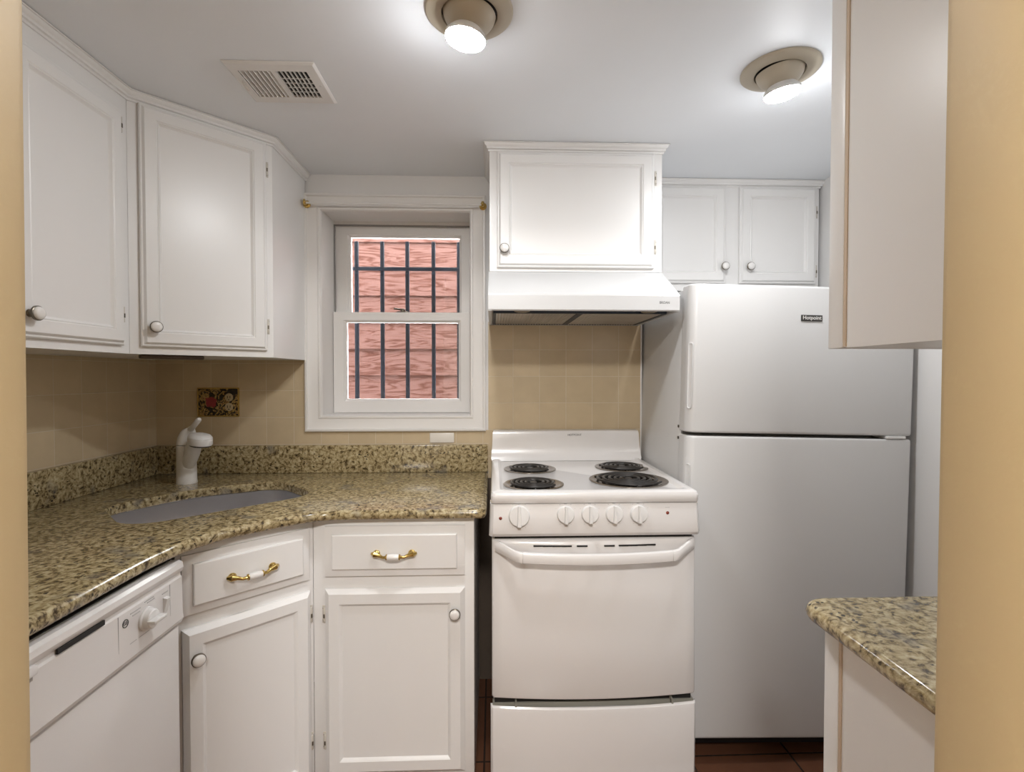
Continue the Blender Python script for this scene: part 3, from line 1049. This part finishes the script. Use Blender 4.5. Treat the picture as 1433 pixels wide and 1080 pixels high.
kq = Vector(tilt).to_track_quat('Z', 'Y')
for i, (kx, kz, kr) in enumerate(((0.075, 0.870, 0.0305), (0.210, 0.873, 0.0255), (0.281, 0.873, 0.0255), (0.352, 0.873, 0.0255), (0.424, 0.873, 0.0255))):
    k = MB()
    lx = kx - SX
    c = Vector((lx, panel_y(kz), kz))
    k.lathe([(kr, 0), (kr, 0.005), (kr * 0.96, 0.010), (kr * 0.90, 0.0125), (kr * 0.30, 0.014)], c, tilt, 36)
    q = Matrix.Translation(c) @ Matrix.Rotation(R(90) - math.atan(0.115), 4, 'X')
    g = MB()
    w_ = kr * 0.20
    g.rings([[(-w_ * a, -kr * 0.93, h0), (w_ * a, -kr * 0.93, h0), (w_ * a * .6, kr * 0.95, h0), (-w_ * a * .6, kr * 0.95, h0)] for a, h0 in ((1.25, 0.010), (1.1, 0.017), (0.95, 0.0225), (0.7, 0.024))])
    bmesh.ops.transform(g.bm, matrix=q, verts=g.bm.verts)
    tmp = bpy.data.meshes.new('tmp')
    g.bm.to_mesh(tmp)
    g.bm.free()
    k.bm.from_mesh(tmp)
    bpy.data.meshes.remove(tmp)
    k.obj('knob', PLAST, scp)
    mk = MB()
    for a in range(0, 360, 30):
        if a in (90,):
            continue
        rr_ = kr + 0.0065
        px, pz = lx + rr_ * math.cos(R(a)), kz + rr_ * math.sin(R(a))
        wid = 0.0028 if (i > 0 or a % 60) else 0.0015
        mk.box(px - wid / 2, panel_y(pz) - 0.0004, pz - 0.0007, px + wid / 2, panel_y(pz) + 0.002, pz + 0.0007)
    mk.box(lx - 0.004, panel_y(kz + kr + .004) - 0.0004, kz + kr + .0035, lx + 0.004, panel_y(kz + kr + .004) + 0.002, kz + kr + .0055)
    mk.obj('dial_marking', FAINT, scp)
mk = MB()
mk.box(0.510 - SX - 0.007, panel_y(0.890) - 0.0004, 0.889, 0.510 - SX + 0.007, panel_y(0.890) + 0.002, 0.891)
mk.obj('lettering', FAINT, scp)
mk = MB()
mk.box(0.021 - SX - 0.006, panel_y(0.880) - 0.0004, 0.879, 0.021 - SX + 0.006, panel_y(0.880) + 0.002, 0.8805)
mk.obj('lettering', FAINT, scp)
for kx, kz in ((0.021, 0.864), (0.510, 0.875)):
    MB().lathe([(0.0048, 0), (0.0048, 0.001), (0.0038, 0.002), (0.001, 0.0028)], (kx - SX, panel_y(kz), kz), tilt, 16).obj('indicator_light', RED, scp)
# oven door
m = MB()
bow_panel(m, -hw + 0.002, hw - 0.002, [(0.034, 0.328), (0.004, 0.328), (-0.003, 0.331), (-0.006, 0.338), (-0.004, 0.50), (0.0, 0.78), (0.003, 0.792), (0.008, 0.796), (0.034, 0.796)], 0.020)
od = m.obj('oven_door', APPL, st, 40)
m = MB()
rs = []
hx = [-0.294, -0.290, -0.280, -0.265, -0.250, -0.235, -0.222, -0.2165, -0.2155, -0.2145, -0.205] + [-0.19 + 0.38 * i / 16 for i in range(17)] + [0.205, 0.2145, 0.2155, 0.2165, 0.222, 0.235, 0.250, 0.265, 0.280, 0.290, 0.294]
for x in hx:
    e_ = min(1.0, (0.294 - abs(x)) / 0.075)
    sm = e_ * e_ * (3 - 2 * e_)
    out = 0.010 + 0.036 * min(1.0, e_ * 1.25)
    y = bow(x, 0.020) - out
    z = 0.780 - 0.017 * sm - 0.009 * (1 - (x / 0.294) ** 2)
    g = 0.0012 if abs(abs(x) - 0.2155) < 1e-4 else 0.0
    hh = 0.0165 - g
    back = out + 0.002 if e_ < 0.35 else 0.016
    rs.append([(x, y + back, z - hh * .75), (x, y + 0.004, z - hh), (x, y - 0.001 + g, z - hh * .75), (x, y - 0.003 + g, z + hh * .35), (x, y + 0.001 + g, z + hh * .85), (x, y + 0.007, z + hh), (x, y + back, z + hh * .85)])
m.rings(rs)
m.obj('handle', APPL, od, 40)
for (a, b_) in ((0.117, 0.228), (0.243, 0.274), (0.323, 0.354), (0.366, 0.476)):
    m = MB()
    n_ = 4
    for i in range(n_):
        xa = a + (b_ - a) * i / n_ - SX; xb = a + (b_ - a) * (i + 1) / n_ - SX
        yy = bow((xa + xb) / 2, 0.020)
        m.box(xa, yy - 0.0022, 0.7785, xb + .0003, yy + 0.004, 0.7825)
    m.obj('vent_slot', DARK, od)
# storage drawer
m = MB()
bow_panel(m, -hw - 0.002, hw + 0.002, [(0.034, 0.06), (0.0, 0.06), (-0.006, 0.075), (-0.003, 0.105), (-0.004, 0.13), (-0.006, 0.29), (-0.004, 0.300), (0.002, 0.304), (0.006, 0.300), (0.009, 0.290), (0.034, 0.290)], 0.020)
m.obj('storage_drawer', APPL, st, 30)
m = MB()
m.box(-0.235, -0.010, 0.303, -0.230, 0.020, 0.316)
m.box(0.230, -0.010, 0.303, 0.235, 0.020, 0.316)
m.box(-hw + .004, 0.006, 0.292, hw - .004, 0.030, 0.306)
m.obj('drawer_ledge', plain('ledge_grey', (0.30, 0.29, 0.25), 0.5), st)

# ------------------------------------------------------------------ range hood
rh = thing('range_hood', 'white sloped range hood mounted above the stove', 'range hood', (0.296, 0, 1.486))
h2 = 0.312
m = MB()
pr = [(-0.004, 0.0), (-0.486, 0.0), (-0.490, 0.004), (-0.490, 0.050), (-0.487, 0.056), (-0.318, 0.158), (-0.310, 0.161), (-0.004, 0.161)]
# outer shell, open below; the floor is a recessed tray
m.prism_x([(-0.470, 0.010), (-0.486, 0.0), (-0.490, 0.004), (-0.490, 0.050), (-0.487, 0.056), (-0.318, 0.158), (-0.310, 0.161), (-0.004, 0.161), (-0.004, 0.010)], -h2, h2)
m.box(-h2, -0.488, 0.0, -h2 + 0.012, -0.004, 0.012)
m.box(h2 - 0.012, -0.488, 0.0, h2, -0.004, 0.012)
m.box(-h2, -0.016, 0.0, h2, -0.004, 0.012)
m.obj('body', HOODM, rh, 25)
for x0, x1 in ((-0.286, -0.010), (0.010, 0.286)):
    f = MB()
    f.box(x0, -0.40, 0.004, x1, -0.020, 0.0098)
    f.mi = 1
    for a in ((x0 - .010, -0.410, x0, -0.012), (x1, -0.410, x1 + .010, -0.012), (x0, -0.410, x1, -0.402), (x0, -0.022, x1, -0.012)):
        f.box(a[0], a[1], 0.001, a[2], a[3], 0.0098)
    f.mi = 0
    n_ = 26
    for i in range(n_):
        xx = x0 + (x1 - x0) * (i + .5) / n_
        f.tube([(xx, -0.398, 0.004), (xx, -0.024, 0.004)], 0.003, 6)
    f.obj('filter', [MESHF, BLUEBLACK], rh)
for xx in (-0.20, 0.225):
    MB().lathe([(0.026, 0.0095), (0.026, 0.003), (0.020, 0.001), (0.001, 0.001)], (xx, -0.442, 0), (0, 0, 1), 24).obj('switch', plain('switch_grey', (0.18, 0.15, 0.11), 0.4), rh)
text('hood_lettering', 'BROAN', 0.0115, rh, (0.262, -0.4902, 0.028), INK, sx=0.85)

# ------------------------------------------------------------------ refrigerator
LEAN = 1.2
fr = thing('refrigerator', 'tall white top freezer refrigerator standing in the recess on the right', 'refrigerator', (0.973, -0.52, 0.009), (0, R(LEAN), 0))
fwid = 0.373
m = MB()
m.box(-fwid + 0.002, 0.075, 0.03, fwid - 0.002, 0.70, 1.548, 0.006)
m.obj('body', FRIDGE, fr)


def fdoor(name, z0, z1):
    m = MB()
    def ring(ins, z):
        x0, x1 = -fwid + ins, fwid - ins
        pts = [(x0, 0.066), (x0, 0.030)] + [(x0 + 0.030 - 0.030 * math.cos(R(a)) , 0.030 - (0.030 - ins * .6) * math.sin(R(a))) for a in range(10, 91, 16)] + \
              [(x1 - 0.008 + 0.008 * math.sin(R(a)), ins * .6 + 0.008 - 0.008 * math.cos(R(a))) for a in range(0, 91, 30)] + [(x1, 0.066)]
        return [(p[0], p[1], z) for p in pts]
    m.rings([ring(0.004, z0), ring(0.001, z0 + 0.003), ring(0, z0 + 0.008), ring(0, z1 - 0.008), ring(0.001, z1 - 0.003), ring(0.004, z1)])
    return m.obj(name, FRIDGE, fr, 30)


fz = fdoor('freezer_door', 1.078, 1.556)
fd = fdoor('fridge_door', 0.080, 1.066)


def recess(parent, z0, z1):
    m = MB()
    # long capsule rim on the rounded left edge
    c = Vector((-fwid + 0.008, 0.0075, 0))
    nrm = Vector((-0.72, -0.70, 0)).normalized()
    tng = Vector((0.70, -0.72, 0)).normalized()
    def cap(rw, ext, o):
        pts = [(rw * math.cos(R(a)), z1 + ext + rw * math.sin(R(a)) - rw) for a in range(0, 181, 20)] + [(rw * math.cos(R(a)), z0 - ext + rw * math.sin(R(a)) + rw) for a in range(180, 361, 20)]
        return [tuple(c + tng * p[0] + nrm * o + Vector((0, 0, p[1]))) for p in pts]
    m.rings([cap(0.0085, 0.002, -0.002), cap(0.0085, 0.002, 0.0022), cap(0.0065, 0.0, 0.0028), cap(0.0048, -0.002, 0.0022), cap(0.0042, -0.003, 0.0006)], cap0=False)
    return m.obj('handle_recess', FRIDGE, parent, 50)


recess(fz, 1.155, 1.365)
recess(fd, 0.70, 0.975)
bd = MB().box(-0.010, -0.003, 1.444, 0.0595, 0.002, 1.464, 0.001).obj('badge', BADGE, fz)
text('badge_lettering', 'Hotpoint', 0.0165, bd, (0.0248, -0.0033, 1.4545), plain('badge_white', (0.75, 0.73, 0.70), 0.4), bold=0.0002)
m = MB()
m.box(0.285, -0.002, 1.0675, 0.352, 0.06, 1.0765, 0.002)
m.obj('door_hinge', PLAST, fr)
MB().box(-fwid + 0.01, 0.066, 0.05, fwid - 0.01, 0.076, 1.53).obj('gasket', plain('gasket_grey', (0.25, 0.245, 0.24), 0.6), fr)
MB().box(-fwid + 0.012, 0.085, 0.005, fwid - 0.012, 0.11, 0.078).obj('base_grille', DARK, fr)
for z in (1.09, 1.052):
    MB().lathe([(0.005, 0), (0.005, 0.002), (0.003, 0.003)], (-fwid + 0.002, 0.080, z), (-1, 0, 0), 12).obj('screw', RIM, fr)

# ------------------------------------------------------------------ ceiling vent
vt = thing('ceiling_vent', 'white metal air vent in the ceiling above the sink corner', 'air vent', (-0.59, -0.664, CEIL))
m = MB()
x0, x1, y0, y1 = -0.120, 0.120, -0.102, 0.100
ox0, ox1, oy0, oy1 = -0.093, 0.090, -0.068, 0.062
def rc(a, b_, c, d_, z):
    return [(a, b_, z), (c, b_, z), (c, d_, z), (a, d_, z)]
m.rings([rc(x0, y0, x1, y1, -0.0005), rc(x0, y0, x1, y1, -0.003), rc(x0 + .006, y0 + .006, x1 - .006, y1 - .006, -0.007), rc(ox0, oy0, ox1, oy1, -0.008), rc(ox0, oy0, ox1, oy1, -0.0012)], cap0=False, cap1=False)
m.box(-0.006, oy0, -0.008, 0.006, oy1, -0.002)
fvm = m.obj('frame', TRIM, vt, 25)
MB().box(ox0 - .004, oy0 - .004, -0.0014, ox1 + .004, oy1 + .004, -0.0006).obj('duct_opening', DARK, vt)
m = MB()
for i in range(7):
    x = ox0 + 0.004 + i * 0.0123
    m.rings([[(x - 0.001, oy0, -0.0082), (x + 0.0005, oy0, -0.0082), (x + 0.0055, oy0, -0.0018), (x + 0.004, oy0, -0.0018)], [(x - 0.001, oy1, -0.0082), (x + 0.0005, oy1, -0.0082), (x + 0.0055, oy1, -0.0018), (x + 0.004, oy1, -0.0018)]])
for i in range(8):
    x = 0.008 + i * 0.0117
    m.box(x - 0.0010, oy0, -0.008, x + 0.0010, oy1, -0.002)
m.obj('louver', TRIM, vt, flat=True)
m = MB()
for i in range(1, 5):
    y = oy0 + 0.02 + (oy1 - oy0 - 0.02) * i / 5
    m.box(0.006, y - 0.002, -0.0035, ox1, y + 0.002, -0.002)
m.obj('damper_bar', TRIM, vt, flat=True)
MB().tube([(-0.106, 0.026, -0.007), (-0.106, 0.024, -0.011), (-0.103, -0.018, -0.010)], 0.0018, 8).obj('lever', HINGE, vt)
MB().lathe([(0.004, 0), (0.004, 0.001), (0.002, 0.002)], (0.105, 0.0, -0.0068), (0, 0, -1), 12).obj('screw', PORC, vt)


# ------------------------------------------------------------------ ceiling lights
def ceiling_light(label, x, y, tilt_y, tilt_x):
    t = thing('ceiling_light', label, 'ceiling light', (x, y, CEIL), group='recessed eyeball lights')
    MB().lathe([(0.099, -0.0005), (0.099, -0.004), (0.096, -0.007), (0.080, -0.010), (0.066, -0.0115), (0.0635, -0.010), (0.0625, -0.002)], seg=56, cap0=False, cap1=False).obj('trim_ring', FIXT, t, 50)
    MB().lathe([(0.064, -0.0012), (0.060, -0.0016)], seg=40).obj('shadow_gap', DARK, t)
    ax = Vector((math.sin(R(tilt_y)), math.sin(R(tilt_x)), -1)).normalized()
    lo = -0.013            # how far the bulb sits back in the eyeball
    n = 14
    prof = []
    for i in range(n + 1):
        a = R(2 + 52 * i / n)
        prof.append((0.0605 * math.cos(a), 0.0605 * math.sin(a) * 0.80))
    prof += [(0.034, 0.046), (0.033, 0.034)]
    MB().lathe(prof, (0, 0, -0.002), ax, 44, False, False).obj('eyeball', FIXT, t, 50)
    b_ = MB()
    b_.lathe([(r, h + lo) for r, h in ((0.018, 0.030), (0.029, 0.046), (0.038, 0.056), (0.0455, 0.064), (0.0470, 0.070), (0.0465, 0.073), (0.045, 0.0735))], (0, 0, -0.002), ax, 44, True, False)
    bo = b_.obj('bulb', PLAST, t, 50)
    lens = MB()
    lens.lathe([(r, h + lo) for r, h in ((0.0452, 0.0733), (0.0435, 0.0775), (0.037, 0.0815), (0.025, 0.0845), (0.012, 0.086), (0.0, 0.0863))], (0, 0, -0.002), ax, 44, False, True)
    lens.obj('lens', LENS, bo, 80)
    return t


ceiling_light('lit eyeball ceiling light closest to the ceiling air vent', -0.053, -0.968, -9, 2)
ceiling_light('lit eyeball ceiling light in front of the cabinet above the refrigerator', 0.773, -0.775, 9, 3)
